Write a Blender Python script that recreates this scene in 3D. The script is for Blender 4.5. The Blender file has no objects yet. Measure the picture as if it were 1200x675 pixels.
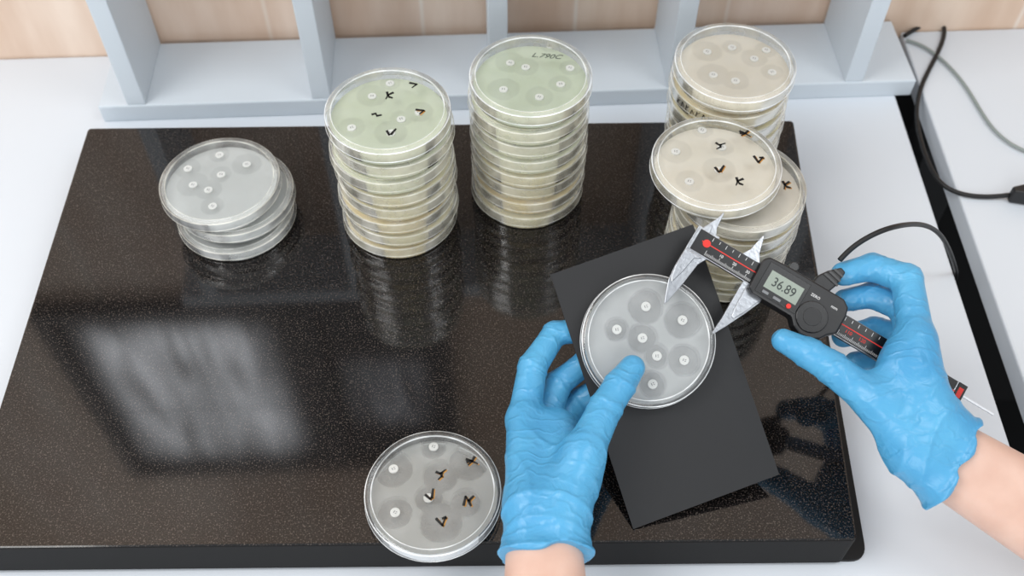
import bpy, math, random
import numpy as np
from mathutils import Vector, Matrix
random.seed(4)
scn = bpy.context.scene
scn.view_settings.view_transform = 'Standard'
COL = scn.collection
# ------------------------------------------------------------------ camera model
H = 0.631; PITCH = math.radians(53); FPX = 1200.0
CAM = Vector((0, 0, H))
FWD = Vector((0, math.cos(PITCH), -math.sin(PITCH)))
UPV = Vector((0, math.sin(PITCH), math.cos(PITCH)))
def ray(px, py):
    return Vector((1, 0, 0))*((px-600)/FPX) + UPV*((337.5-py)/FPX) + FWD
def P(px, py, z):
    r = ray(px, py); return CAM + r*((z-H)/r.z)
TILT = math.radians(28)
PN = Vector((0, -math.sin(TILT), math.cos(TILT)))
PO = CAM + ray(757, 400)*0.69
def PL(px, py, off=0.0):
    r = ray(px, py)
    return CAM + r*((PO + PN*off - CAM).dot(PN)/r.dot(PN))
TZ = -0.042
cam = bpy.data.cameras.new('camera'); cam.lens = 36; cam.sensor_width = 36
cam.clip_start = 0.01
cam.dof.use_dof = True; cam.dof.focus_distance = 0.69; cam.dof.aperture_fstop = 7.1
co = bpy.data.objects.new('camera', cam); COL.objects.link(co)
co.location = CAM; co.rotation_euler = (math.radians(37), 0, 0)
scn.camera = co
# ------------------------------------------------------------------ materials
def S(c):  # srgb 0-255 -> linear
    o = []
    for v in c:
        v = v/255; o.append(v/12.92 if v <= 0.04045 else ((v+0.055)/1.055)**2.4)
    return (o[0], o[1], o[2], 1)
def newmat(name):
    m = bpy.data.materials.new(name); m.use_nodes = True
    nt = m.node_tree; b = nt.nodes['Principled BSDF']; return m, nt, b
def mat(name, rgb, rough=0.5, metal=0, noise=0.0, nscale=40, bump=0.0, bscale=200, coat=0):
    m, nt, b = newmat(name)
    c = S(rgb); b.inputs['Base Color'].default_value = c
    b.inputs['Roughness'].default_value = rough; b.inputs['Metallic'].default_value = metal
    b.inputs['Coat Weight'].default_value = coat
    tc = nt.nodes.new('ShaderNodeTexCoord')
    if noise > 0:
        n = nt.nodes.new('ShaderNodeTexNoise'); n.inputs['Scale'].default_value = nscale
        n.inputs['Detail'].default_value = 5
        nt.links.new(tc.outputs['Object'], n.inputs['Vector'])
        r = nt.nodes.new('ShaderNodeMix'); r.data_type = 'RGBA'
        r.inputs[6].default_value = tuple(x*(1-noise) for x in c[:3])+(1,)
        r.inputs[7].default_value = tuple(min(1, x*(1+noise)) for x in c[:3])+(1,)
        nt.links.new(n.outputs['Fac'], r.inputs[0]); nt.links.new(r.outputs[2], b.inputs['Base Color'])
    if bump > 0:
        n = nt.nodes.new('ShaderNodeTexNoise'); n.inputs['Scale'].default_value = bscale
        n.inputs['Detail'].default_value = 4
        nt.links.new(tc.outputs['Object'], n.inputs['Vector'])
        bp = nt.nodes.new('ShaderNodeBump'); bp.inputs['Strength'].default_value = bump
        bp.inputs['Distance'].default_value = 0.001
        nt.links.new(n.outputs['Fac'], bp.inputs['Height']); nt.links.new(bp.outputs[0], b.inputs['Normal'])
    return m
M_table = mat('white_laminate', (216, 222, 229), 0.5, noise=0.03, nscale=6)
M_leg = mat('grey_metal', (60, 61, 63), 0.5, noise=0.05)
M_shelf = mat('painted_wood', (208, 217, 225), 0.5, noise=0.04, nscale=9, bump=0.15, bscale=60)
M_floor = mat('dark_floor', (22, 22, 24), 0.7, noise=0.2, nscale=15)
M_gapshade = mat('gap_shade', (20, 20, 22), 0.7, noise=0.1)
M_recess = mat('recess_black', (10, 10, 11), 0.6, noise=0.1)
M_card = mat('black_card', (19, 20, 23), 0.5, noise=0.12, nscale=60, bump=0.1)
M_black = mat('black_plastic', (22, 22, 24), 0.38, noise=0.1, nscale=80, bump=0.05)
M_blackg = mat('black_gloss', (12, 12, 14), 0.25, noise=0.1)
M_cable = mat('black_cable_pvc', (12, 12, 14), 0.5, noise=0.1)
M_steel = mat('brushed_steel', (168, 171, 176), 0.28, 0.95, noise=0.2, nscale=350, bump=0.15, bscale=500)
M_rod = mat('bright_steel', (215, 217, 220), 0.3, 0.6, noise=0.05)
M_red = mat('red_print', (215, 45, 35), 0.5, noise=0.05)
M_whitep = mat('white_print', (225, 225, 225), 0.5, noise=0.02)
M_lcd = mat('lcd_glass', (138, 149, 138), 0.25, noise=0.03)
M_lcdt = mat('lcd_segment', (44, 52, 50), 0.5, noise=0.02)
M_btn = mat('grey_button', (120, 122, 125), 0.5, noise=0.03)
M_ink = mat('black_ink', (12, 10, 9), 0.6, noise=0.1)
M_inkf = mat('faded_ink', (78, 86, 78), 0.6, noise=0.1)
M_ink2 = mat('amber_ink', (190, 134, 60), 0.6, noise=0.1)
M_disc = mat('paper_disc', (243, 243, 240), 0.8, noise=0.02)
M_discp = mat('disc_print', (120, 120, 122), 0.8, noise=0.02)
M_cableg = mat('grey_cable_pvc', (140, 148, 145), 0.5, noise=0.05)
M_frame = mat('window_frame', (70, 70, 72), 0.5, noise=0.05)
M_mull = mat('window_mullion', (225, 228, 232), 0.5, noise=0.05)
M_edge = mat('honed_stone_edge', (17, 16, 16), 0.65, noise=0.3, nscale=400)
M_edge.node_tree.nodes['Principled BSDF'].inputs['Specular IOR Level'].default_value = 0.22

# granite
M_gran, nt, b = newmat('black_granite')
tc = nt.nodes.new('ShaderNodeTexCoord')
n1 = nt.nodes.new('ShaderNodeTexNoise'); n1.inputs['Scale'].default_value = 900; n1.inputs['Detail'].default_value = 2
vo = nt.nodes.new('ShaderNodeTexVoronoi'); vo.inputs['Scale'].default_value = 620
n2 = nt.nodes.new('ShaderNodeTexNoise'); n2.inputs['Scale'].default_value = 9; n2.inputs['Detail'].default_value = 3
for q in (n1, n2, vo): nt.links.new(tc.outputs['Object'], q.inputs['Vector'])
cr = nt.nodes.new('ShaderNodeValToRGB')
cr.color_ramp.elements[0].position = 0.46; cr.color_ramp.elements[0].color = S((11, 11, 11))
cr.color_ramp.elements[1].position = 0.72; cr.color_ramp.elements[1].color = S((86, 77, 71))
e = cr.color_ramp.elements.new(0.58); e.color = S((34, 30, 29))
nt.links.new(n1.outputs['Fac'], cr.inputs[0])
sp = nt.nodes.new('ShaderNodeSeparateColor'); nt.links.new(vo.outputs['Color'], sp.inputs[0])
g1 = nt.nodes.new('ShaderNodeMath'); g1.operation = 'GREATER_THAN'; g1.inputs[1].default_value = 0.78; nt.links.new(sp.outputs[0], g1.inputs[0])
g2 = nt.nodes.new('ShaderNodeMath'); g2.operation = 'LESS_THAN'; g2.inputs[1].default_value = 0.30; nt.links.new(vo.outputs['Distance'], g2.inputs[0])
g3 = nt.nodes.new('ShaderNodeMath'); g3.operation = 'MULTIPLY'; nt.links.new(g1.outputs[0], g3.inputs[0]); nt.links.new(g2.outputs[0], g3.inputs[1])
gm = nt.nodes.new('ShaderNodeMix'); gm.data_type = 'RGBA'; gm.inputs[7].default_value = S((74, 67, 62))
nt.links.new(g3.outputs[0], gm.inputs[0]); nt.links.new(cr.outputs[0], gm.inputs[6])
nt.links.new(gm.outputs[2], b.inputs['Base Color'])
b.inputs['IOR'].default_value = 1.52
mr = nt.nodes.new('ShaderNodeMapRange'); mr.inputs[3].default_value = 0.04; mr.inputs[4].default_value = 0.11
nt.links.new(n2.outputs['Fac'], mr.inputs[0]); nt.links.new(mr.outputs[0], b.inputs['Roughness'])

# tile wall
M_wall, nt, b = newmat('cream_tile')
tc = nt.nodes.new('ShaderNodeTexCoord'); mp = nt.nodes.new('ShaderNodeMapping')
mp.inputs['Rotation'].default_value = (math.radians(90), 0, 0)
mp.inputs['Location'].default_value = (0.03, 0.35, 0)
nt.links.new(tc.outputs['Object'], mp.inputs[0])
br = nt.nodes.new('ShaderNodeTexBrick'); br.offset = 0
br.inputs['Color1'].default_value = S((240, 220, 204)); br.inputs['Color2'].default_value = S((234, 211, 190))
br.inputs['Mortar'].default_value = S((248, 238, 228)); br.inputs['Scale'].default_value = 1
br.inputs['Mortar Size'].default_value = 0.0035; br.inputs['Mortar Smooth'].default_value = 1.0
br.inputs['Brick Width'].default_value = 0.15; br.inputs['Row Height'].default_value = 0.9
nt.links.new(mp.outputs[0], br.inputs['Vector'])
mp2 = nt.nodes.new('ShaderNodeMapping'); mp2.inputs['Scale'].default_value = (14, 14, 3)
nt.links.new(tc.outputs['Object'], mp2.inputs[0])
nn = nt.nodes.new('ShaderNodeTexNoise'); nn.inputs['Scale'].default_value = 1.4; nn.inputs['Detail'].default_value = 4
nt.links.new(mp2.outputs[0], nn.inputs['Vector'])
nr = nt.nodes.new('ShaderNodeValToRGB'); nr.color_ramp.elements[0].position = 0.3; nr.color_ramp.elements[0].color = S((216, 196, 180))
nr.color_ramp.elements[1].position = 0.7; nr.color_ramp.elements[1].color = (1, 1, 1, 1)
nt.links.new(nn.outputs['Fac'], nr.inputs[0])
mx = nt.nodes.new('ShaderNodeMix'); mx.data_type = 'RGBA'; mx.blend_type = 'MULTIPLY'; mx.inputs[0].default_value = 0.75
nt.links.new(br.outputs['Color'], mx.inputs[6]); nt.links.new(nr.outputs[0], mx.inputs[7])
nt.links.new(mx.outputs[2], b.inputs['Base Color']); b.inputs['Roughness'].default_value = 0.35

def emis(name, rgb, st, lo, x0, x1, z0, z1, soft):
    # window glow with streaks and faded edges painted in, softening its slab reflection
    m, nt, b = newmat(name)
    n = nt.nodes.new('ShaderNodeTexNoise'); n.inputs['Scale'].default_value = 9; n.inputs['Detail'].default_value = 4; n.inputs['Distortion'].default_value = 0.5
    mp = nt.nodes.new('ShaderNodeMapping'); mp.inputs['Scale'].default_value = (3.6, 1, 0.6); mp.inputs['Rotation'].default_value = (0, 0.12, 0)
    tc = nt.nodes.new('ShaderNodeTexCoord'); nt.links.new(tc.outputs['Object'], mp.inputs[0]); nt.links.new(mp.outputs[0], n.inputs['Vector'])
    mr = nt.nodes.new('ShaderNodeMapRange'); mr.inputs[1].default_value = 0.34; mr.inputs[2].default_value = 0.68
    mr.inputs[3].default_value = st*lo; mr.inputs[4].default_value = st
    nt.links.new(n.outputs['Fac'], mr.inputs[0]); cur = mr.outputs[0]
    sx = nt.nodes.new('ShaderNodeSeparateXYZ'); nt.links.new(tc.outputs['Object'], sx.inputs[0])
    for out, a, c in ((0, x0, x0+soft), (0, x1, x1-soft), (2, z0, z0+soft), (2, z1, z1-soft)):
        q = nt.nodes.new('ShaderNodeMapRange'); q.interpolation_type = 'SMOOTHSTEP'
        if a < c: q.inputs[1].default_value = a; q.inputs[2].default_value = c; q.inputs[3].default_value = 0.03; q.inputs[4].default_value = 1
        else: q.inputs[1].default_value = c; q.inputs[2].default_value = a; q.inputs[3].default_value = 1; q.inputs[4].default_value = 0.03
        nt.links.new(sx.outputs[out], q.inputs[0])
        k = nt.nodes.new('ShaderNodeMath'); k.operation = 'MULTIPLY'; nt.links.new(cur, k.inputs[0]); nt.links.new(q.outputs[0], k.inputs[1]); cur = k.outputs[0]
    b.inputs['Base Color'].default_value = (0.05, 0.05, 0.05, 1)
    b.inputs['Emission Color'].default_value = S(rgb); nt.links.new(cur, b.inputs['Emission Strength'])
    return m

# glove
M_glove, nt, b = newmat('blue_nitrile')
tc = nt.nodes.new('ShaderNodeTexCoord')
n = nt.nodes.new('ShaderNodeTexNoise'); n.inputs['Scale'].default_value = 70; n.inputs['Detail'].default_value = 3; n.inputs['Distortion'].default_value = 1.4
nt.links.new(tc.outputs['Object'], n.inputs['Vector'])
wv = nt.nodes.new('ShaderNodeTexWave'); wv.inputs['Scale'].default_value = 30; wv.inputs['Distortion'].default_value = 12; wv.inputs['Detail'].default_value = 2.5; wv.inputs['Detail Scale'].default_value = 1.4
wv.bands_direction = 'Y'
nt.links.new(tc.outputs['Object'], wv.inputs['Vector'])
n3 = nt.nodes.new('ShaderNodeTexNoise'); n3.inputs['Scale'].default_value = 24; n3.inputs['Detail'].default_value = 3
nt.links.new(tc.outputs['Object'], n3.inputs['Vector'])
mx = nt.nodes.new('ShaderNodeMix'); mx.data_type = 'RGBA'
mx.inputs[6].default_value = S((54, 138, 190)); mx.inputs[7].default_value = S((98, 180, 220))
nt.links.new(n3.outputs['Fac'], mx.inputs[0]); nt.links.new(mx.outputs[2], b.inputs['Base Color'])
pwn = nt.nodes.new('ShaderNodeMath'); pwn.operation = 'POWER'; pwn.inputs[1].default_value = 5.0
nt.links.new(wv.outputs['Fac'], pwn.inputs[0])
ad = nt.nodes.new('ShaderNodeMath'); ad.operation = 'MULTIPLY_ADD'; ad.inputs[1].default_value = 0.40
nt.links.new(pwn.outputs[0], ad.inputs[0]); nt.links.new(n.outputs['Fac'], ad.inputs[2])
bp = nt.nodes.new('ShaderNodeBump'); bp.inputs['Strength'].default_value = 0.38; bp.inputs['Distance'].default_value = 0.0022
nt.links.new(ad.outputs[0], bp.inputs['Height']); nt.links.new(bp.outputs[0], b.inputs['Normal'])
b.inputs['Roughness'].default_value = 0.34
b.inputs['Subsurface Weight'].default_value = 0.06; b.inputs['Subsurface Radius'].default_value = (0.003, 0.004, 0.006)
# skin
M_skin, nt, b = newmat('skin')
tc = nt.nodes.new('ShaderNodeTexCoord')
n = nt.nodes.new('ShaderNodeTexNoise'); n.inputs['Scale'].default_value = 45; n.inputs['Detail'].default_value = 6
nt.links.new(tc.outputs['Object'], n.inputs['Vector'])
mx = nt.nodes.new('ShaderNodeMix'); mx.data_type = 'RGBA'
mx.inputs[6].default_value = S((198, 156, 138)); mx.inputs[7].default_value = S((226, 194, 178))
nt.links.new(n.outputs['Fac'], mx.inputs[0]); nt.links.new(mx.outputs[2], b.inputs['Base Color'])
b.inputs['Roughness'].default_value = 0.5; b.inputs['Subsurface Weight'].default_value = 0.10
b.inputs['Subsurface Radius'].default_value = (0.006, 0.003, 0.002)
bp = nt.nodes.new('ShaderNodeBump'); bp.inputs['Strength'].default_value = 0.2; bp.inputs['Distance'].default_value = 0.001
nt.links.new(n.outputs['Fac'], bp.inputs['Height']); nt.links.new(bp.outputs[0], b.inputs['Normal'])

def shell(name, milky, tint=(245, 248, 248), spec=1.45, rg=0.06):
    m = bpy.data.materials.new(name); m.use_nodes = True; nt = m.node_tree
    nt.nodes.clear()
    out = nt.nodes.new('ShaderNodeOutputMaterial')
    tr = nt.nodes.new('ShaderNodeBsdfTransparent'); tr.inputs[0].default_value = (0.985, 0.99, 0.99, 1)
    df = nt.nodes.new('ShaderNodeBsdfPrincipled'); df.inputs['Base Color'].default_value = S(tint)
    df.inputs['Roughness'].default_value = 0.3
    gl = nt.nodes.new('ShaderNodeBsdfGlossy'); gl.inputs['Roughness'].default_value = rg
    fr = nt.nodes.new('ShaderNodeFresnel'); fr.inputs['IOR'].default_value = spec
    tc = nt.nodes.new('ShaderNodeTexCoord'); no = nt.nodes.new('ShaderNodeTexNoise'); no.inputs['Scale'].default_value = 60
    nt.links.new(tc.outputs['Object'], no.inputs['Vector'])
    mr = nt.nodes.new('ShaderNodeMapRange'); mr.inputs[1].default_value = 0.3; mr.inputs[2].default_value = 0.7
    mr.inputs[3].default_value = milky*0.5; mr.inputs[4].default_value = min(1, milky*1.5)
    nt.links.new(no.outputs['Fac'], mr.inputs[0])
    m1 = nt.nodes.new('ShaderNodeMixShader'); m2 = nt.nodes.new('ShaderNodeMixShader')
    nt.links.new(mr.outputs[0], m1.inputs[0]); nt.links.new(tr.outputs[0], m1.inputs[1]); nt.links.new(df.outputs[0], m1.inputs[2])
    nt.links.new(fr.outputs[0], m2.inputs[0]); nt.links.new(m1.outputs[0], m2.inputs[1]); nt.links.new(gl.outputs[0], m2.inputs[2])
    nt.links.new(m2.outputs[0], out.inputs[0])
    return m
M_clear = shell('clear_polystyrene', 0.08)
M_wallp = shell('polystyrene_wall', 0.24)
M_rim = shell('polystyrene_rim', 0.70, (246, 249, 250))
M_wallc = shell('cream_lit_wall', 0.28, (253, 248, 228), 1.22, 0.2)
M_rimc = shell('cream_lit_rim', 0.42, (253, 251, 240), 1.25, 0.2)
M_wallf = shell('frosted_wall', 0.30, (246, 249, 249), 1.25, 0.15)
M_annc = shell('lid_shoulder', 0.20, (252, 252, 246), 1.3)

def agar_mat(name, rgb, alo, ahi, zones=None, zr=0.010, edge=0.75, sss=0.0):
    m = bpy.data.materials.new(name); m.use_nodes = True; nt = m.node_tree
    b = nt.nodes['Principled BSDF']; b.inputs['Base Color'].default_value = S(rgb); b.inputs['Roughness'].default_value = 0.35
    if sss:
        b.inputs['Subsurface Weight'].default_value = sss; b.inputs['Subsurface Radius'].default_value = (0.012, 0.011, 0.008); b.inputs['Subsurface Scale'].default_value = 1.0
    tc = nt.nodes.new('ShaderNodeTexCoord'); no = nt.nodes.new('ShaderNodeTexNoise'); no.inputs['Scale'].default_value = 45
    no.inputs['Detail'].default_value = 4
    nt.links.new(tc.outputs['Object'], no.inputs['Vector'])
    cur = no.outputs['Fac']
    if zones:
        nz = nt.nodes.new('ShaderNodeTexNoise'); nz.inputs['Scale'].default_value = 110; nt.links.new(tc.outputs['Object'], nz.inputs['Vector'])
        wb = nt.nodes.new('ShaderNodeVectorMath'); wb.operation = 'MULTIPLY_ADD'; wb.inputs[1].default_value = (0.003, 0.003, 0)
        nt.links.new(nz.outputs['Color'], wb.inputs[0]); nt.links.new(tc.outputs['Object'], wb.inputs[2])
        prev = None
        for i, (x, y) in enumerate(zones):
            d = nt.nodes.new('ShaderNodeVectorMath'); d.operation = 'DISTANCE'
            d.inputs[1].default_value = (x+0.0015, y+0.0015, 0.005); nt.links.new(wb.outputs[0], d.inputs[0])
            q = nt.nodes.new('ShaderNodeMapRange'); r = zr*(0.75+0.5*((i*37) % 10)/10)
            q.inputs[1].default_value = r-0.0009; q.inputs[2].default_value = r+0.0009
            nt.links.new(d.outputs['Value'], q.inputs[0])
            if prev is None: prev = q.outputs[0]
            else:
                mn = nt.nodes.new('ShaderNodeMath'); mn.operation = 'MINIMUM'
                nt.links.new(prev, mn.inputs[0]); nt.links.new(q.outputs[0], mn.inputs[1]); prev = mn.outputs[0]
        mul = nt.nodes.new('ShaderNodeMath'); mul.operation = 'MULTIPLY_ADD'; mul.inputs[1].default_value = 1-edge
        nt.links.new(no.outputs['Fac'], mul.inputs[0])
        s2 = nt.nodes.new('ShaderNodeMath'); s2.operation = 'MULTIPLY'; s2.inputs[1].default_value = edge
        nt.links.new(prev, s2.inputs[0]); nt.links.new(s2.outputs[0], mul.inputs[2]); cur = mul.outputs[0]
    mr = nt.nodes.new('ShaderNodeMapRange'); mr.inputs[3].default_value = alo; mr.inputs[4].default_value = ahi
    nt.links.new(cur, mr.inputs[0]); nt.links.new(mr.outputs[0], b.inputs['Alpha'])
    return m
A_cream = agar_mat('cream_agar', (254, 240, 196), 0.94, 1.0, sss=0.4)
A_tan = agar_mat('tan_agar', (250, 226, 170), 0.94, 1.0, sss=0.4)
A_pale = agar_mat('pale_agar', (244, 246, 214), 0.92, 0.99, sss=0.4)
A_top = agar_mat('beige_agar', (242, 235, 220), 0.82, 0.96)
A_grey = agar_mat('grey_agar', (240, 243, 241), 0.40, 0.58)

# ------------------------------------------------------------------ mesh helpers
def meta(o, label, cat, kind=None, group=None):
    o['label'] = label; o['category'] = cat
    if kind: o['kind'] = kind
    if group: o['group'] = group
def mesh_obj(name, verts, faces, mats, parent=None, smooth=False, midx=None, sharp=None):
    me = bpy.data.meshes.new(name); me.from_pydata([tuple(v) for v in verts], [], faces); me.update()
    if not isinstance(mats, (list, tuple)): mats = [mats]
    for m in mats: me.materials.append(m)
    if midx is not None: me.polygons.foreach_set('material_index', midx)
    if smooth: me.polygons.foreach_set('use_smooth', [True]*len(me.polygons))
    if sharp: me.set_sharp_from_angle(angle=math.radians(sharp))
    o = bpy.data.objects.new(name, me); COL.objects.link(o)
    if parent: o.parent = parent
    return o
def bevel(o, w, seg=2):
    m = o.modifiers.new('bevel', 'BEVEL'); m.width = w; m.segments = seg; m.limit_method = 'ANGLE'; m.angle_limit = math.radians(35); return o
def boxv(x0, x1, y0, y1, z0, z1):
    v = [(x0,y0,z0),(x1,y0,z0),(x1,y1,z0),(x0,y1,z0),(x0,y0,z1),(x1,y0,z1),(x1,y1,z1),(x0,y1,z1)]
    f = [(0,3,2,1),(4,5,6,7),(0,1,5,4),(1,2,6,5),(2,3,7,6),(3,0,4,7)]
    return v, f
def box(name, dims, m, parent=None, bev=0):
    v, f = boxv(*dims); o = mesh_obj(name, v, f, m, parent)
    if bev: bevel(o, bev)
    return o
def prism(name, poly, z0, z1, m, parent=None, bev=0):
    a = sum(poly[i][0]*poly[(i+1) % len(poly)][1]-poly[(i+1) % len(poly)][0]*poly[i][1] for i in range(len(poly)))
    if a < 0: poly = poly[::-1]
    n = len(poly)
    v = [(x, y, z0) for x, y in poly]+[(x, y, z1) for x, y in poly]
    f = [tuple(range(n-1, -1, -1)), tuple(range(n, 2*n))]+[(i, (i+1) % n, (i+1) % n+n, i+n) for i in range(n)]
    mi = [0, 0]+[1]*n if isinstance(m, (list, tuple)) else None
    o = mesh_obj(name, v, f, m, parent, midx=mi)
    if bev: bevel(o, bev)
    return o
def lathe_data(prof, seg=64):
    v = []; f = []; rings = []; mi = []
    for r, z, k in prof:
        if r < 1e-6: rings.append([len(v)]); v.append((0, 0, z))
        else:
            rings.append(list(range(len(v), len(v)+seg)))
            for i in range(seg):
                a = 2*math.pi*i/seg; v.append((r*math.cos(a), r*math.sin(a), z))
    for j in range(len(rings)-1):
        A, B = rings[j], rings[j+1]; k = prof[j+1][2]
        for i in range(seg):
            i2 = (i+1) % seg
            if len(A) == 1: f.append((A[0], B[i], B[i2]))
            elif len(B) == 1: f.append((A[i], A[i2], B[0]))
            else: f.append((A[i], B[i], B[i2], A[i2]))
            mi.append(k)
    return v, f, mi
def empty(name, mtx):
    o = bpy.data.objects.new(name, None); o.empty_display_size = 0.02; COL.objects.link(o); o.matrix_world = mtx; return o
def tube(name, pts, r, m, parent=None):
    cu = bpy.data.curves.new(name, 'CURVE'); cu.dimensions = '3D'; cu.bevel_depth = r; cu.bevel_resolution = 4; cu.resolution_u = 10
    sp = cu.splines.new('NURBS'); sp.points.add(len(pts)-1)
    for q, p in zip(sp.points, pts): q.co = (p[0], p[1], p[2], 1)
    sp.order_u = 4; sp.use_endpoint_u = True; cu.use_fill_caps = True
    t = bpy.data.objects.new('tmp', cu); COL.objects.link(t)
    bpy.context.view_layer.update()
    me = bpy.data.meshes.new_from_object(t.evaluated_get(bpy.context.evaluated_depsgraph_get()))
    bpy.data.objects.remove(t)
    me.materials.clear(); me.materials.append(m); me.polygons.foreach_set('use_smooth', [True]*len(me.polygons))
    o = bpy.data.objects.new(name, me); COL.objects.link(o)
    if parent: o.parent = parent
    return o
def text(name, s, size, m, mtx, parent=None, ext=0.0001, shear=0):
    cu = bpy.data.curves.new(name, 'FONT'); cu.body = s; cu.size = size; cu.extrude = ext
    cu.align_x = 'CENTER'; cu.align_y = 'CENTER'; cu.shear = shear
    t = bpy.data.objects.new('tmp', cu); COL.objects.link(t)
    bpy.context.view_layer.update()
    me = bpy.data.meshes.new_from_object(t.evaluated_get(bpy.context.evaluated_depsgraph_get()))
    bpy.data.objects.remove(t); me.transform(mtx)
    me.materials.clear(); me.materials.append(m)
    o = bpy.data.objects.new(name, me); COL.objects.link(o)
    if parent: o.parent = parent
    return o

# ------------------------------------------------------------------ room
fl = box('floor', (-2.5, 2.5, -2.0, 1.2, TZ-0.80, TZ-0.76), M_floor); meta(fl, 'dark grey floor beneath the two tables', 'floor', 'structure')
A = P(0, 68, TZ); B = P(1200, 32, TZ)
ux = (B-A).normalized(); uz = Vector((0, 0, 1)); uy = uz.cross(ux)
def frame(o, x, y, z):
    m = Matrix.Identity(4)
    for i in range(3): m[i][0] = x[i]; m[i][1] = y[i]; m[i][2] = z[i]; m[i][3] = o[i]
    return m
WM = frame(A, ux, uy, uz)
w = box('wall_back', (-1.6, 2.6, 0, 0.08, -0.04, 1.7), M_wall); w.matrix_world = WM
meta(w, 'cream wood-look tiled wall with vertical grout lines', 'wall', 'structure')
w2 = box('shade_panel_1', (-1.6, 2.6, 0.0, 0.08, -0.76, -0.04), M_gapshade); w2.matrix_world = WM  # added so the gap between the tables reads as deep shade
meta(w2, 'dark panel added below table height to stand for shade', 'wall panel', 'structure')
# window high on the wall (reflected by the slab)
vs, fs, mi = [], [], []
def addbox(d, k):
    v, f = boxv(*d); n = len(vs); vs.extend(v); fs.extend([tuple(i+n for i in q) for q in f]); mi.extend([k]*6)
X0, X1, X2, Z0, Z1 = -0.10, 0.195, 0.40, 0.51, 0.93
M_pane = emis('softened_daylight', (230, 234, 240), 8.0, 0.12, X0, X1, Z0, Z1, 0.07)
M_pane2 = emis('dim_daylight', (228, 234, 244), 1.8, 0.1, X1+0.05, X2, Z0+0.10, Z1-0.08, 0.06)
addbox((X0-0.02, X0, -0.02, 0, Z0-0.02, Z1+0.02), 0); addbox((X1, X1+0.05, -0.02, 0, Z0-0.02, Z1+0.02), 0)
addbox((X2, X2+0.02, -0.02, 0, Z0-0.02, Z1+0.02), 0)
addbox((X0, X2, -0.02, 0, Z0-0.02, Z0), 0); addbox((X0, X2, -0.02, 0, Z1, Z1+0.02), 0)
addbox((X0, X1, -0.012, 0, Z0+0.24, Z0+0.244), 3)
addbox((X0+0.16, X0+0.164, -0.012, 0, Z0, Z1), 3)
addbox((X0, X1, -0.010, 0, Z0, Z1), 1); addbox((X1+0.05, X2, -0.010, 0, Z0+0.10, Z1-0.08), 2)
addbox((X1+0.05, X2, -0.012, 0, Z0, Z0+0.10), 0); addbox((X1+0.05, X2, -0.012, 0, Z1-0.08, Z1), 0)
wi = mesh_obj('window_1', vs, fs, [M_frame, M_pane, M_pane2, M_mull], midx=mi); wi.matrix_world = WM @ Matrix.Translation((0, -0.001, 0))
meta(wi, 'daylight window, softened glow painted on panes, slim mullions, tiled wall', 'window', 'structure')

def table(x0, x1, y0, yb0, yb1, label, thick=0.03):
    e = empty('table', Matrix.Translation((x0, y0, TZ-0.76)))
    poly = [(0, 0), (x1-x0, 0), (x1-x0, yb1-y0), (0, yb0-y0)]
    prism('tabletop', poly, 0.76-thick, 0.76, M_table, e, 0.002)
    for lx in (0.03, x1-x0-0.08):
        for ly in (0.03, min(yb0, yb1)-y0-0.09):
            box('leg', (lx, lx+0.05, ly, ly+0.05, 0, 0.76-thick), M_leg, e, 0.002)
    meta(e, label, 'table'); return e
def wally(x): return A.y + (x-A.x)*(B.y-A.y)/(B.x-A.x) - 0.001
TR = P(1052, 120, TZ).x
table(-1.1, TR, 0.05, wally(-1.1), wally(TR), 'large white laminate lab table against the tiled wall')
table(TR+0.027, 1.3, -0.1, wally(TR+0.027), wally(1.3), 'white laminate side table beyond a narrow dark gap', 0.022)

# shelf
SF = P(122, 143, TZ); SE = P(1067, 112, TZ); sx = (SE-SF).normalized(); sy = uz.cross(sx)
SL = (SE-SF).length; SD = 0.088
sh = empty('shelf_unit', frame(SF+Vector((0, 0, 0.0)), sx, sy, uz))
box('base_board', (0, SL, 0, SD, 0, 0.019), M_shelf, sh, 0.0015)
for lx in (0.027, 0.197, 0.362, 0.528, 0.697):
    box('divider', (lx, lx+0.017, 0.001, SD, 0.019, 0.36), M_shelf, sh, 0.001)
box('top_board', (0, SL, 0, SD, 0.36, 0.38), M_shelf, sh, 0.0015)
meta(sh, 'pale grey-white painted wooden shelf unit with upright dividers', 'shelf')

# slab + black sheet for the dark recess
def rounded(poly_c, r, n=6):
    out = []; N = len(poly_c)
    for i in range(N):
        p = Vector(poly_c[i]); a = Vector(poly_c[i-1]); b = Vector(poly_c[(i+1) % N])
        d1 = (a-p).normalized(); d2 = (b-p).normalized()
        s, e2 = p+d1*r, p+d2*r
        for k in range(n+1):
            t = k/n; out.append(tuple((1-t)**2*s+2*t*(1-t)*p+t*t*e2))
    return out
tr = prism('recess_sheet', rounded([(-0.355, 0.285), (0.2425, 0.272), (0.259, 0.655), (-0.36, 0.645)], 0.012), TZ+0.0002, TZ+0.003, M_recess)  # black sheet put in for the dark recess round the slab
meta(tr, 'thin black sheet standing in for the dark recess around the slab', 'mat')
cs = [P(-53, 643, 0), P(1005, 633, 0), P(930, 141, 0), P(103, 150, 0)]
sl = prism('granite_slab', rounded([(c.x, c.y) for c in cs], 0.004, 4), TZ+0.0032, 0, [M_gran, M_edge], None, 0.0014)
meta(sl, 'polished black speckled granite slab on the white table', 'stone slab')

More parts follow.
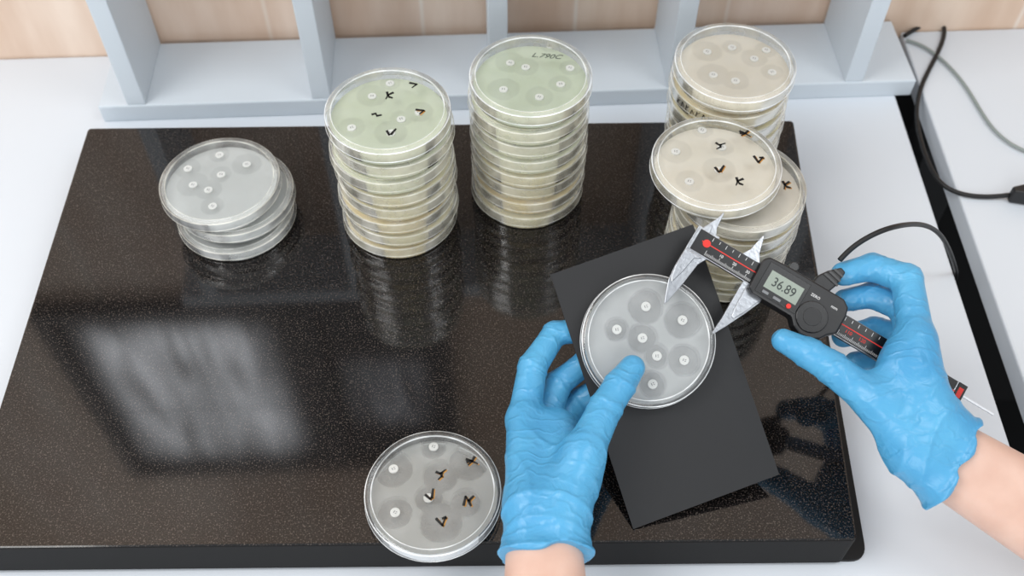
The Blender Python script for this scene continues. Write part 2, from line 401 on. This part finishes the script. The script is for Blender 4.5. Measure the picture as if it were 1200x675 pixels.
# ------------------------------------------------------------------ petri dishes
LIDP = [(0, .0146, 0), (.0404, .0146, 0), (.0407, .0152, 1), (.0412, .0152, 1), (.0415, .0146, 2), (.0447, .0144, 3), (.0454, .0139, 1), (.0456, .0128, 2), (.0457, .0068, 2), (.0460, .0064, 1), (.0458, .0060, 1)]
BASEP = [(0, .0003, 0), (.0405, .0003, 0), (.0424, .0006, 2), (.0432, .0014, 1), (.0433, .0122, 2), (.0436, .0126, 2), (.0433, .0130, 2)]
AGP = [(0, .0048, 0), (.0418, .0048, 0), (.0425, .0052, 0), (.0425, .0012, 0), (0, .0012, 0)]
AGT = [(0, .0100, 0), (.0428, .0100, 0), (.0429, .0010, 0), (0, .0010, 0)]
def lmesh(name, prof, mats):
    v, f, mi = lathe_data(prof); me = bpy.data.meshes.new(name); me.from_pydata(v, [], f)
    for m in mats: me.materials.append(m)
    me.polygons.foreach_set('material_index', mi); me.polygons.foreach_set('use_smooth', [True]*len(f))
    me.set_sharp_from_angle(angle=math.radians(35)); me.update(); return me
SHELLS = {}
for key, ms in (('clear', [M_clear, M_rim, M_wallp, M_clear]), ('cream', [M_clear, M_rimc, M_wallc, M_annc]), ('top', [M_clear, M_rim, M_wallc, M_annc]), ('frost', [M_clear, M_rimc, M_wallf, M_annc])):
    SHELLS[key] = (lmesh('dish_base', BASEP, ms), lmesh('lid', LIDP, ms))
AG = {}
def agar_mesh(m, thick=False):
    k = m.name+str(thick)
    if k not in AG: AG[k] = lmesh('agar_gel', AGT if thick else AGP, [m])
    return AG[k]
v, f, mi = lathe_data([(0, .0011, 0), (.0029, .0011, 0), (.0033, .0009, 0), (.0033, 0, 0)], 20)
for bx in ((-.0010, -.0005, -.0009, .0009), (.0003, .0012, -.0009, -.0004), (.0003, .0012, .0003, .0008)):
    v2, f2 = boxv(*bx, .0011, .0012); n0 = len(v); v += v2; f += [tuple(i+n0 for i in q) for q in f2]; mi += [1]*6
ME_disc = bpy.data.meshes.new('antibiotic_disc'); ME_disc.from_pydata(v, [], f); ME_disc.materials.append(M_disc); ME_disc.materials.append(M_discp)
ME_disc.polygons.foreach_set('material_index', mi); ME_disc.update()
GL = {'K': [[(-.5, .9), (-.25, -.1), (-.5, -1)], [(.7, .8), (-.25, .1), (.1, -.5), (.7, -.7)]], 'Y': [[(-.9, .5), (-.2, .1), (.8, .9)], [(0, .3), (.1, -.4), (-.5, -1)]],
      'X': [[(-.9, .7), (-.1, .2), (.9, -.7)], [(.7, .8), (0, 0), (-.8, -.5)], [(-.9, .1), (-.1, .2)]], 'V': [[(-.9, .7), (-.1, -.8), (.8, .6)], [(.8, .6), (.2, .5)]],
      'L': [[(-.8, .2), (-.2, -.8), (.2, -.6), (.8, .9)]],
      'N': [[(-.8, -.9), (-.6, .8), (0, 0), (.8, .9)], [(0, 0), (.5, -.9)]], '>': [[(-.8, .7), (.6, .2), (-.3, -.7)]], 'T': [[(-.9, .2), (-.3, .6), (.1, 0), (.9, .4)]]}
def glyph(parent, g, x, y, z, size, ang, wd=0.0010, brown=False):
    vs, fs, mi = [], [], []
    ca, sa = math.cos(ang), math.sin(ang)
    def add(dx, dy, dz, k, w):
        for st in GL[g]:
            for j, (a, b2) in enumerate(zip(st[:-1], st[1:])):
                p = Vector((a[0]*ca-a[1]*sa, a[0]*sa+a[1]*ca))*size; q = Vector((b2[0]*ca-b2[1]*sa, b2[0]*sa+b2[1]*ca))*size
                w0, w1 = (1.15, 0.8) if j % 2 == 0 else (0.8, 0.5)
                d = (q-p).normalized(); n = Vector((-d.y, d.x))*w*0.5; p = p-d*w*.3; q = q+d*w*.3
                c = [p+n*w0, p-n*w0, q-n*w1, q+n*w1]; i = len(vs)
                for zz in (dz, dz+0.0002): vs.extend([(x+dx+t.x, y+dy+t.y, z+zz) for t in c])
                fs.extend([(i+3, i+2, i+1, i), (i+4, i+5, i+6, i+7), (i, i+1, i+5, i+4), (i+1, i+2, i+6, i+5), (i+2, i+3, i+7, i+6), (i+3, i, i+4, i+7)]); mi.extend([k]*6)
    add(0, 0, 0.0004, 0, wd)
    if brown: add(0.0008, -0.0004, 0.0, 1, wd*0.9)
    return mesh_obj('ink_mark', vs, fs, [M_ink, M_ink2], parent, midx=mi)
def to_local(px, py, M, h):
    Mi = M.inverted(); o = Mi @ CAM; d = (Mi.to_3x3() @ ray(px, py)); t = (h-o.z)/d.z; return o+d*t
def dish(M, agar, label, group=None, discs=(), marks=(), shell='clear', thick=False):
    e = empty('petri_dish', M)
    bs, ld = SHELLS[shell]
    for nm, me in (('dish_base', bs), ('agar_gel', agar_mesh(agar, thick)), ('lid', ld)):
        o = bpy.data.objects.new(nm, me); COL.objects.link(o); o.parent = e
    for (px, py) in discs:
        q = to_local(px, py, M, 0.006)
        o = bpy.data.objects.new('antibiotic_disc', ME_disc); COL.objects.link(o); o.parent = e
        o.location = (q.x, q.y, 0.0048); o.rotation_euler = (0, 0, random.uniform(-0.6, 0.6))
    for mk in marks:
        g, px, py = mk[:3]; br = len(mk) > 3
        q = to_local(px, py, M, 0.0150)
        glyph(e, g, q.x, q.y, 0.0148, 0.0036, random.uniform(-0.3, 0.3), 0.0017, br)
    meta(e, label, 'petri dish', group=group); return e
def stack(px, py, n, pitch, agars, label, toplabel, group, scale=1.0, jit=0.0016, offs=None, discs=(), marks=(), second=(), shell='cream', zcol=None):
    h = n*pitch; top = P(px, py, h)
    out = []
    for i in range(n):
        dx = random.uniform(-jit, jit); dy = random.uniform(-jit, jit)
        if offs and i in offs: dx, dy = offs[i]
        if i == n-1 and not (offs and i in offs): dx = dy = 0
        M = Matrix.Translation((top.x+dx, top.y+dy, i*pitch+0.0003)) @ Matrix.Rotation(random.uniform(0, 6.28) if i < n-2 else 0, 4, 'Z') @ Matrix.Diagonal((scale, scale, pitch/0.0153, 1))
        t = i == n-1
        ag = agars[i % len(agars)] if not t else agars[-1]
        if t and zcol:
            zz = [to_local(a, c, M, 0.005).xy for a, c in discs]
            ag = agar_mat('zoned_top_agar', zcol[0], zcol[1], zcol[2], zz, 0.0105, 0.65)
        out.append(dish(M, ag, toplabel if t else label, group, discs if t else (), marks if t else (second if i == n-2 else ()),
                        ('top' if t and shell == 'cream' else shell), shell == 'cream' and i < n-1 and not (offs and i == n-2)))
    return out
stack(257, 210, 3, 0.0138, [A_grey, A_grey, A_grey], 'clear petri dish in a low slipped pile on granite', 'clear petri dish with white discs topping a low pile', 'low pile of petri dishes', 1.03,
      offs={0: (0.0075, -0.006), 1: (0.0085, 0.0005)}, discs=[(257, 181), (289, 192), (220, 197), (259, 204), (226, 216), (244, 222), (249, 241)], shell='frost', zcol=((240, 243, 241), 0.38, 0.54))
stack(454, 127, 8, 0.0152, [A_tan, A_cream, A_tan, A_cream, A_cream, A_pale, A_pale, A_pale], 'petri dish of cream agar in a tall stack on granite', 'petri dish of green agar with black ink marks topping a stack', 'tall stack of cream petri dishes', 1.0,
      discs=[(457, 97), (436, 112), (412, 149), (470, 139), (458, 155), (491, 131)],
      marks=[('>', 485, 100), ('K', 456, 112), ('T', 441, 136), ('L', 458, 155), ('>', 493, 131, 1)], zcol=((220, 228, 204), 0.72, 0.92))
C = stack(622, 86, 8, 0.0156, [A_cream, A_tan, A_cream, A_cream, A_pale, A_pale, A_pale, A_pale], 'petri dish of pale agar in a tall stack on granite', 'petri dish of green agar with handwriting topping a tall stack', 'tallest stack of petri dishes', 1.0,
      discs=[(645, 53), (598, 73), (616, 78), (668, 79), (590, 104), (632, 113), (657, 98)], zcol=((216, 226, 202), 0.72, 0.92))
q = to_local(640, 66, C[-1].matrix_world, 0.0152)
text('ink_writing', 'L.790C', 0.0085, M_inkf, Matrix.Translation((q.x, q.y, 0.0154)) @ Matrix.Rotation(-0.12, 4, 'Z') @ Matrix.Diagonal((0.9, 0.8, 1, 1)), C[-1], shear=0.4)
D = stack(862, 71, 7, 0.0158, [A_cream, A_cream, A_tan, A_cream, A_cream, A_tan, A_top], 'petri dish of cream agar in a stack near the shelf', 'petri dish of beige agar with white discs beside the shelf', 'stack of petri dishes beside the shelf', 1.02,
      discs=[(858, 55), (829, 60), (884, 68), (905, 84), (836, 87), (862, 94), (898, 58)], zcol=((242, 235, 220), 0.72, 0.93))
def side_writing(e, a0, a1, n):
    vs, fs = [], []
    R = 0.0461
    for k in range(n):
        a = math.radians(a0+(a1-a0)*k/n); w = math.radians((a1-a0)/n*0.7)
        z0, z1 = (0.0078, 0.0128) if k % 3 else (0.0072, 0.0118)
        for (u0, v0, u1, v1) in ((0, z0, 0.25, z1), (0.25, z1, 0.8, z0+0.001)) if k % 2 else ((0, z0, 0.1, z1), (0.1, (z0+z1)/2, 0.8, z1)):
            i = len(vs)
            for (uu, vv) in ((u0, v0), (u0+0.2, v0), (u1+0.2, v1), (u1, v1)):
                an = a+w*uu; vs.append((R*math.cos(an), R*math.sin(an), vv))
            fs.append((i, i+1, i+2, i+3))
    mesh_obj('ink_writing', vs, fs, M_ink, e)
side_writing(D[-2], 205, 255, 8)
stack(840, 189, 7, 0.0148, [A_cream, A_cream, A_tan, A_cream, A_tan, A_top, A_top], 'petri dish of cream agar in a shifted stack on granite', 'beige petri dish with black ink marks on a shifted stack', 'shifted stack of petri dishes', 1.02,
      offs={0: (0.020, -0.006), 1: (0.019, -0.006), 2: (0.020, -0.005), 3: (0.021, -0.006), 4: (0.020, -0.007), 5: (0.0195, -0.007)},
      discs=[(823, 152), (792, 177), (808, 212), (846, 172), (843, 199)],
      marks=[('X', 873, 157, 1), ('Y', 844, 171), ('V', 889, 187, 1), ('L', 843, 198, 1), ('K', 866, 213)], second=[('K', 921, 217, 1)], zcol=((243, 237, 222), 0.74, 0.93))
# single dish at the front
Mf = Matrix.Translation(P(507, 575, 0.0152).xy.to_3d()+Vector((0, 0, 0.0003))) @ Matrix.Diagonal((0.99, 0.99, 1, 1))
dl = [(508, 523), (461, 549), (463, 600), (502, 583), (549, 541), (516, 557), (546, 588), (517, 611)]
zn = [to_local(px, py, Mf, 0.005).xy for px, py in dl]
A_front = agar_mat('zoned_agar', (228, 229, 224), 0.15, 0.38, zn, 0.0120, 0.7)
dish(Mf, A_front, 'clear petri dish with ink-marked discs lying alone on granite', discs=dl[:4],
     marks=[('X', 553, 541, 1), ('Y', 517, 556, 1), ('L', 504, 580, 1), ('N', 549, 587, 1), ('V', 518, 611, 1)])
# held dish
pu = Vector((1, 0, 0)); pw = PN.cross(pu)
Mh = frame(PL(757, 401, 0.0016), pu, pw, PN) @ Matrix.Diagonal((0.975, 0.975, 1, 1))
dl = [(723, 386), (757, 359), (753, 396), (770, 417), (800, 375), (802, 422), (765, 450)]
zn = [to_local(px, py, Mh, 0.005).xy for px, py in dl]
A_held = agar_mat('held_agar', (238, 241, 242), 0.21, 0.44, zn, 0.0112, 0.7)
dish(Mh, A_held, 'clear petri dish with white discs held on a black card', discs=dl)

# card
cp = [PL(645, 322), PL(742, 620), PL(913, 556), PL(812, 263)]
cm = frame(PL(757, 400), pu, pw, PN); ci = cm.inverted()
cd = prism('black_card', [(ci @ c).xy[:] for c in cp], -0.0006, 0.0006, M_card); cd.matrix_world = cm
meta(cd, 'matte black rectangular card held under a petri dish', 'card')

# ------------------------------------------------------------------ caliper
OC = PL(826, 287, 0.0195); EC = PL(1160, 486, 0.0195)
cx = (EC-OC).normalized(); cy = PN.cross(cx)
CM = frame(OC, cx, cy, PN); CI = CM.inverted()
RL = (EC-OC).length*1000+2
ca = empty('digital_caliper', CM)
meta(ca, 'black and steel digital caliper with display measuring the held dish', 'caliper')
mm = 0.001
def pr(name, poly, z0, z1, m, parent=ca, bev=0.0003):
    return prism(name, [(x*mm, y*mm) for x, y in poly], z0*mm, z1*mm, m, parent, bev*1)
def rect(x0, x1, y0, y1): return [(x0, y0), (x1, y0), (x1, y1), (x0, y1)]
def circ(x, y, r, n=28): return [(x+r*math.cos(2*math.pi*i/n), y+r*math.sin(2*math.pi*i/n)) for i in range(n)]
beam = pr('beam', rect(-9, 186, -8, 8), -1.6, 1.8, M_steel)
fc = pr('scale_face', rect(-7.5, 185, -7.6, 7.6), 1.8, 2.1, M_blackg, beam, 0)
vs, fs = [], []
for i in range(0, 180):
    L = 3.4 if i % 10 == 0 else (2.6 if i % 5 == 0 else 1.7)
    x = 3+i
    v, f = boxv((x-.12)*mm, (x+.12)*mm, (-6.6)*mm, (-6.6+L)*mm, 2.1*mm, 2.15*mm); n = len(vs); vs += v; fs += [tuple(k+n for k in q) for q in f]
    if i % 5 == 0:
        v, f = boxv((x-.15)*mm, (x+.15)*mm, (6.6-L*.8)*mm, 6.6*mm, 2.1*mm, 2.15*mm); n = len(vs); vs += v; fs += [tuple(k+n for k in q) for q in f]
mesh_obj('scale_tick', vs, fs, M_whitep, beam)
pr('red_line', rect(-3, 186, 0.6, 1.3), 2.1, 2.2, M_red, beam, 0)
pr('red_dot', circ(0.5, 0.8, 2.7), 2.1, 2.5, M_red, beam, 0)
for i in (1, 2, 3):
    text('scale_number', str(i*10), 0.0028, M_whitep, Matrix.Translation(((3+i*10)*mm, -1.6*mm, 2.15*mm)), beam)
text('scale_number', '110', 0.0034, M_red, Matrix.Translation((109*mm, -1.8*mm, 2.15*mm)), beam)
text('scale_number', '120', 0.0034, M_red, Matrix.Translation((119*mm, -1.8*mm, 2.15*mm)), beam)
fj = pr('fixed_jaw', [(-10, 9.5), (-10, -22), (-8.8, -33), (-4.5, -45), (-3, -48.5), (-1.8, -46), (0.8, -30), (2.6, -14), (5, -9.5), (6, -8), (6, 9.5)], -1.9, 1.0, M_steel)
pr('jaw_step', [(-10, -9), (-9.8, -22), (-8.2, -31), (-6.2, -34), (-3.5, -24), (-1.5, -12), (3, -9)], 1.0, 2.2, M_steel, fj, 0.0005)
fj2 = pr('fixed_jaw', [(-8, 8), (4, 8), (1.2, 14), (0.3, 25), (-0.5, 26), (-2, 20), (-5.5, 13)], -1.9, 0.5, M_steel)
pr('jaw_step', [(-7.5, 8), (-1, 8), (-2, 13), (-4.5, 14)], 0.5, 1.8, M_steel, fj2, 0.0004)
sj = pr('sliding_jaw', [(34, 9), (33.5, -14), (33.9, -36), (33.2, -48), (34.4, -49), (39, -40), (45, -27), (50, -15), (52, 9)], -1.9, 1.4, M_steel)
pr('jaw_step', [(37, -11), (37.5, -26), (38.5, -33), (41, -33), (45.5, -24), (49.5, -13)], 1.4, 2.6, M_steel, sj, 0.0005)
pr('sliding_jaw', [(23, 6), (37, 8), (33.5, 14), (30.4, 26), (29.4, 25), (27, 13)], -0.5, 2.0, M_steel)
hs = pr('display_housing', [(37, 10), (40, 13.5), (52, 14.5), (95, 14.5), (100, 11), (101.5, 5), (101.5, -8), (97, -12), (94, -17), (88.5, -20.5), (81, -21), (75, -18), (71, -13.5), (42, -13.5), (38, -11)], -4, 8, M_black, ca, 0.0012)
pr('front_bezel', [(42, 11), (72, 11), (72, -11), (42, -11)], 8, 8.5, M_blackg, hs, 0.0003)
pr('display_screen', rect(45.5, 69.5, -6.2, 6.5), 8.5, 8.8, M_lcd, hs, 0.0002)
text('display_digits', '36.89', 0.0090, M_lcdt, Matrix.Translation((57.5*mm, -0.1*mm, 8.85*mm)) @ Matrix.Diagonal((0.85, 1, 1, 1)), hs)
pr('battery_cover', circ(82.5, -7, 10.5), 8, 9.2, M_blackg, hs, 0.0005)
pr('battery_cover_groove', circ(82.5, -7, 6), 9.2, 9.6, M_black, hs, 0.0003)
pr('button', circ(66, -9, 1.7), 8.5, 9.6, M_red, hs, 0.0003)
pr('button', [(54.5, -10), (60, -10), (60, -8), (54.5, -8)], 8.5, 9.4, M_btn, hs, 0.0003)
pr('button', [(46.5, -10), (51, -10), (51, -8), (46.5, -8)], 8.5, 9.4, M_btn, hs, 0.0003)
text('housing_print', 'ZERO', 0.0026, M_whitep, Matrix.Translation((78*mm, 6*mm, 8.1*mm)), hs)
text('housing_print', 'mm', 0.003, M_whitep, Matrix.Translation((92*mm, 6*mm, 8.1*mm)), hs)
pr('locking_screw', circ(57, 17, 3.2, 16), -1, 5, M_blackg, ca, 0.0004)
pr('locking_screw_neck', rect(55.8, 58.2, 13, 17), 0.5, 3.5, M_steel, ca, 0)
pr('cable_plug', [(72, 13), (84, 13), (86.5, 20), (87.5, 31), (83.5, 32.5), (77, 26), (73, 20)], -1.5, 6.5, M_black, ca, 0.001)
for k in range(3):
    pr('plug_rib', [(75.5+k*2.0, 22+k*3), (87, 19.5+k*3.4), (87.2, 21+k*3.4), (76.2+k*2.0, 23.6+k*3)], 6.5, 7.2, M_blackg, ca, 0)
pr('depth_rod', rect(180, RL, 0.6, 2.2), -1.3, 0.8, M_rod)
pr('beam_end', rect(186, 192, -8, 8), -1.8, 2.3, M_blackg, ca)
pr('beam_end_print', rect(187.3, 190.5, -2, 5), 2.3, 2.4, M_red, ca, 0)
cps = [PL(984, 305, 0.021), PL(996, 291, 0.022), PL(1020, 275, 0.026), PL(1050, 264, 0.030), P(1082, 261, 0.075), P(1103, 273, 0.045), P(1114, 296, 0.005), P(1121, 318, -0.035), P(1122, 326, -0.06), P(1122, 326, -0.06)+Vector((0, 0.0, -0.05))]
tube('cable', [CI @ c for c in cps], 0.0018, M_cable, ca)

# cables on side table
zc = TZ+0.0028
cb = tube('power_cable', [P(x, y, z) for x, y, z in [(1060, 42, zc), (1078, 30, zc), (1100, 22, zc), (1110, 34, zc), (1100, 62, zc), (1080, 96, zc), (1072, 130, zc), (1078, 165, zc), (1090, 198, zc), (1105, 220, zc), (1135, 231, zc), (1165, 231, zc), (1186, 228, zc+0.003)]], 0.0021, M_cable)
meta(cb, 'black power cable looping across the side table', 'cable')
pe = empty('power_plug', frame(P(1184, 228, TZ+0.0085), Vector((1, 0.03, 0)).normalized(), Vector((-0.03, 1, 0)).normalized(), uz))
prism('plug_body', [(0, -.003), (.012, -.006), (.035, -.009), (.035, .009), (.012, .006), (0, .003)], -0.0075, 0.0075, M_black, pe, 0.0015)
for yy in (-.005, .005):
    prism('prong', [(.035, yy-.002), (.053, yy-.002), (.053, yy+.002), (.035, yy+.002)], -.002, .002, M_steel, pe, 0.0005)
meta(pe, 'black plug on the side table at the cable end', 'plug')
cg = tube('grey_cable', [P(x, y, TZ+0.0026) for x, y in [(1062, 47), (1082, 52), (1108, 72), (1132, 100), (1150, 132), (1172, 165), (1215, 186), (1300, 200)]], 0.0016, M_cableg)
meta(cg, 'thin grey cable lying on the white side table', 'cable')

# ------------------------------------------------------------------ hands (implicit surface)
def cone(Pg, a, b, ra, rb):
    a = np.array(a, dtype=np.float32); b = np.array(b, dtype=np.float32); ab = b-a
    d = Pg-a; h = np.clip((d @ ab)/max(1e-9, float(ab @ ab)), 0, 1)
    q = d-h[..., None]*ab
    return np.sqrt((q*q).sum(-1))-(ra+(rb-ra)*h)
def smin(a, b, k):
    h = np.clip(0.5+0.5*(b-a)/k, 0, 1); return b+(a-b)*h-k*h*(1-h)
def surface_nets(F, org, h):
    ins = F < 0
    nx, ny, nz = F.shape
    c = [ins[i:nx-1+i, j:ny-1+j, k:nz-1+k] for i in (0, 1) for j in (0, 1) for k in (0, 1)]
    s = sum(x.astype(np.int8) for x in c); mask = (s > 0) & (s < 8)
    idx = np.argwhere(mask); N = len(idx)
    acc = np.zeros((N, 3)); cnt = np.zeros(N)
    for ax in range(3):
        u, v = (ax+1) % 3, (ax+2) % 3
        for du in (0, 1):
            for dv in (0, 1):
                o = np.zeros(3, int); o[u] = du; o[v] = dv; A0 = idx+o; B0 = A0.copy(); B0[:, ax] += 1
                fa = F[A0[:, 0], A0[:, 1], A0[:, 2]]; fb = F[B0[:, 0], B0[:, 1], B0[:, 2]]
                m = (fa < 0) != (fb < 0); t = np.where(m, fa/np.where(m, fa-fb, 1), 0)
                pos = A0.astype(float); pos[:, ax] += t; acc[m] += pos[m]; cnt[m] += 1
    V = acc/cnt[:, None]*h+org
    g = -np.ones(mask.shape, int); g[mask] = np.arange(N)
    Fc = []
    for ax in range(3):
        u, v = (ax+1) % 3, (ax+2) % 3
        sa = [slice(None)]*3; sb = [slice(None)]*3; sa[ax] = slice(0, -1); sb[ax] = slice(1, None)
        a = ins[tuple(sa)]; b2 = ins[tuple(sb)]
        E = np.argwhere(a != b2); av = a[E[:, 0], E[:, 1], E[:, 2]]
        ok = (E[:, u] > 0) & (E[:, v] > 0) & (E[:, u] < F.shape[u]-1) & (E[:, v] < F.shape[v]-1)
        E = E[ok]; av = av[ok]
        def gi(du, dv):
            Q = E.copy(); Q[:, u] += du; Q[:, v] += dv; return g[Q[:, 0], Q[:, 1], Q[:, 2]]
        q = np.stack([gi(-1, -1), gi(0, -1), gi(0, 0), gi(-1, 0)], 1)
        q[~av] = q[~av][:, ::-1]; Fc.append(q)
    return V, np.concatenate(Fc)
def implicit(name, palm, fingers, m, parent, kp=0.012, kf=0.006, vox=0.0010, cut=None, wr=None):
    pts = []
    for a, b2, ra, rb in palm: pts += [(a, ra), (b2, rb)]
    for fg in fingers: pts += [(p, r) for p, r in fg]
    lo = np.min([np.array(p)-r for p, r in pts], 0)-0.006; hi = np.max([np.array(p)+r for p, r in pts], 0)+0.006
    n = np.ceil((hi-lo)/vox).astype(int)+1
    ax = [lo[i]+vox*np.arange(n[i]) for i in range(3)]
    G = np.stack(np.meshgrid(*ax, indexing='ij'), -1).astype(np.float32)
    pf = None
    for a, b2, ra, rb in palm:
        d = cone(G, a, b2, ra, rb); pf = d if pf is None else smin(pf, d, kp)
    F = pf
    for fg in fingers:
        ff = None
        for (p0, r0), (p1, r1) in zip(fg[:-1], fg[1:]):
            d = cone(G, p0, p1, r0, r1); ff = d if ff is None else smin(ff, d, 0.002)
        for (p1, r1) in fg[1:-1]:
            a0 = np.array(fg[0][0]); a1 = np.array(fg[-1][0]); t = (a1-a0); t = (t/np.linalg.norm(t)).astype(np.float32)
            dd = (G-np.array(p1, dtype=np.float32)); al = dd @ t; rr = np.sqrt((dd*dd).sum(-1))
            al2 = al+0.0012*np.sin(dd[..., 0]/0.004+1)+0.001*np.sin(dd[..., 1]/0.005)
            ff = ff - 0.0007*((1-np.abs(np.sin(al2/0.0024)))**3)*np.exp(-(al/0.007)**2)*(rr < 0.024)
        F = np.minimum(F, smin(pf, ff, kf))
    if cut is not None:
        c0, nrm = np.array(cut[0], dtype=np.float32), np.array(cut[1], dtype=np.float32)
        dist = (G-c0) @ nrm
        if wr:
            x, y, z = G[..., 0], G[..., 1], G[..., 2]
            ph = dist/0.0024+1.8*np.sin(x/0.013+0.7)+1.5*np.sin(y/0.015)+1.2*np.sin(z/0.011)
            wgt = np.exp(-((dist+0.024)/0.020)**2)
            rid = (1-np.abs(np.sin(ph*0.5)))**2
            F = F-0.0011*wgt*rid
            ph2 = (x*0.7+y*0.5-z*0.4)/0.0046+2.2*np.sin(y/0.018+1)+2.0*np.sin(x/0.016)
            F = F-0.0009*(1-np.abs(np.sin(ph2*0.5)))**4*(np.exp(-((dist+0.058)/0.030)**2))
            F = F-0.0012*np.exp(-((dist+0.0012)/0.0014)**2)-0.0034*np.exp(-np.abs(dist)/0.006)+0.0016*np.exp(-((dist+0.022)/0.012)**2)
            F = F+0.0013*np.sin(x/0.0042)*np.sin(y/0.005+z/0.006)*np.exp(-np.abs(dist)/0.009)
            dist = dist+0.0022*np.sin(x/0.007+y/0.005)
        F = np.maximum(F, dist)
    V, Q = surface_nets(F, lo, vox)
    me = bpy.data.meshes.new(name); me.from_pydata(V.tolist(), [], Q.tolist()); me.update()
    me.polygons.foreach_set('use_smooth', [True]*len(me.polygons)); me.materials.append(m)
    o = bpy.data.objects.new(name, me); COL.objects.link(o); o.parent = parent
    s = o.modifiers.new('smooth', 'SMOOTH'); s.factor = 0.5; s.iterations = 1
    return o
person = empty('person', Matrix.Identity(4))
meta(person, 'person in blue nitrile gloves holding petri dish and caliper', 'person')
def pl(t): return PL(*t)
def seg(a, b2, ra, rb): return (pl(a), pl(b2), ra, rb)
def chain(*j): return [(pl(q[:3]), q[3]) for q in j]
# hand with the dish
palmL = [seg((620, 675, .070), (620, 600, .058), .0165, .0145), seg((655, 675, .070), (661, 600, .060), .0165, .0150),
         seg((620, 600, .058), (614, 492, .016), .0148, .0114), seg((642, 610, .055), (645, 505, .015), .0165, .0125),
         seg((661, 600, .060), (682, 532, .052), .0155, .0124), seg((675, 560, .045), (655, 500, .010), .0135, .0105),
         seg((640, 600, .040), (660, 512, -.010), .014, .0105)]
fingL = [chain((682, 535, .052, .0126), (710, 477, .038, .0104), (726, 452, .032, .0100), (741, 431, .0262, .0083)),
         chain((614, 492, .012, .0110), (624, 430, .000, .0097), (650, 391, -.0115, .0085), (692, 384, -.0115, .0078)),
         chain((636, 498, -.004, .0106), (654, 450, -.014, .0092), (686, 425, -.014, .0084), (722, 422, -.0115, .0078)),
         chain((650, 510, -.012, .0102), (676, 472, -.024, .0090), (710, 452, -.018, .0085), (740, 448, -.0115, .0078)),
         chain((664, 524, -.008, .0096), (694, 498, -.022, .0084), (720, 484, -.016, .0076), (744, 478, -.0100, .0070))]
wL = PL(638, 653, .067); dL = (PL(640, 700, .078)-PL(638, 640, .064)).normalized()
implicit('glove', palmL, fingL, M_glove, person, cut=(wL, dL), wr=True)
eL = wL+dL*0.17
sL = Vector((0.007, 0, 0))
implicit('forearm', [(wL-dL*0.02-sL, eL-sL*1.6, .0148, .022), (wL-dL*0.02+sL, eL+sL*1.6, .0148, .022)], [], M_skin, person, vox=0.002)
# hand with the caliper
palmR = [seg((1150, 550, .036), (1092, 484, .040), .0168, .0155), seg((1130, 592, .036), (1072, 532, .042), .0172, .0160),
         seg((1092, 484, .040), (1073, 398, .038), .0155, .0116), seg((1085, 510, .040), (1058, 425, .040), .0168, .012),
         seg((1072, 532, .042), (1028, 472, .042), .0160, .0126), seg((1035, 462, .042), (1066, 412, .038), .011, .012),
         seg((1098, 515, .028), (1082, 440, .014), .014, .0115)]
fingR = [chain((1030, 474, .042, .0126), (975, 431, .036, .0106), (948, 414, .033, .0098), (918, 399, .031, .0076)),
         chain((1073, 394, .036, .0114), (1063, 327, .022, .0100), (1022, 313, .014, .0092), (988, 321, .012, .0080)),
         chain((1073, 408, .028, .0110), (1059, 361, .008, .0095), (1022, 346, .002, .0087), (990, 352, .000, .0077)),
         chain((1076, 430, .018, .0106), (1062, 396, -.006, .0094), (1025, 386, -.008, .0084), (988, 394, -.006, .0076)),
         chain((1082, 455, .010, .0098), (1072, 430, -.014, .0086), (1035, 420, -.016, .0078), (1002, 424, -.014, .0070))]
wR = PL(1117, 541, .037); dR = (PL(1200, 592, .038)-wR).normalized()
implicit('glove', palmR, fingR, M_glove, person, cut=(wR, dR), wr=True)
sR = (PL(1145, 490, .037)-PL(1095, 585, .037)).normalized()*0.009; eR = wR+dR*0.2
implicit('forearm', [(wR-dR*0.02-sR, eR-sR*1.5, .0148, .024), (wR-dR*0.02+sR, eR+sR*1.5, .0148, .024)], [], M_skin, person, vox=0.002)

# ------------------------------------------------------------------ light
wd = bpy.data.worlds.new('world'); scn.world = wd; wd.use_nodes = True
bg = wd.node_tree.nodes['Background']; bg.inputs[0].default_value = (0.92, 0.96, 1.0, 1); bg.inputs[1].default_value = 0.74
def area(name, loc, tgt, size, power, col=(1, 1, 1)):
    l = bpy.data.lights.new(name, 'AREA'); l.size = size; l.energy = power; l.color = col
    o = bpy.data.objects.new(name, l); COL.objects.link(o); o.location = loc
    o.rotation_euler = (Vector(tgt)-Vector(loc)).to_track_quat('-Z', 'Y').to_euler()
area('added_soft_light', (-0.9, 0.1, 1.5), (0, 0.45, 0), 0.8, 14, (1, 0.99, 0.97))  # area light added for soft shading, no fixture behind it
area('added_soft_light', (0.9, 0.1, 1.8), (0.1, 0.45, 0), 0.6, 7, (0.97, 0.99, 1))  # weaker added light from the other side
area('front_fill', (-0.1, -1.1, 0.75), (0, 0.5, 0.05), 0.9, 9, (1, 0.99, 0.97))  # unseen fill added in front to brighten stack sides and gloves
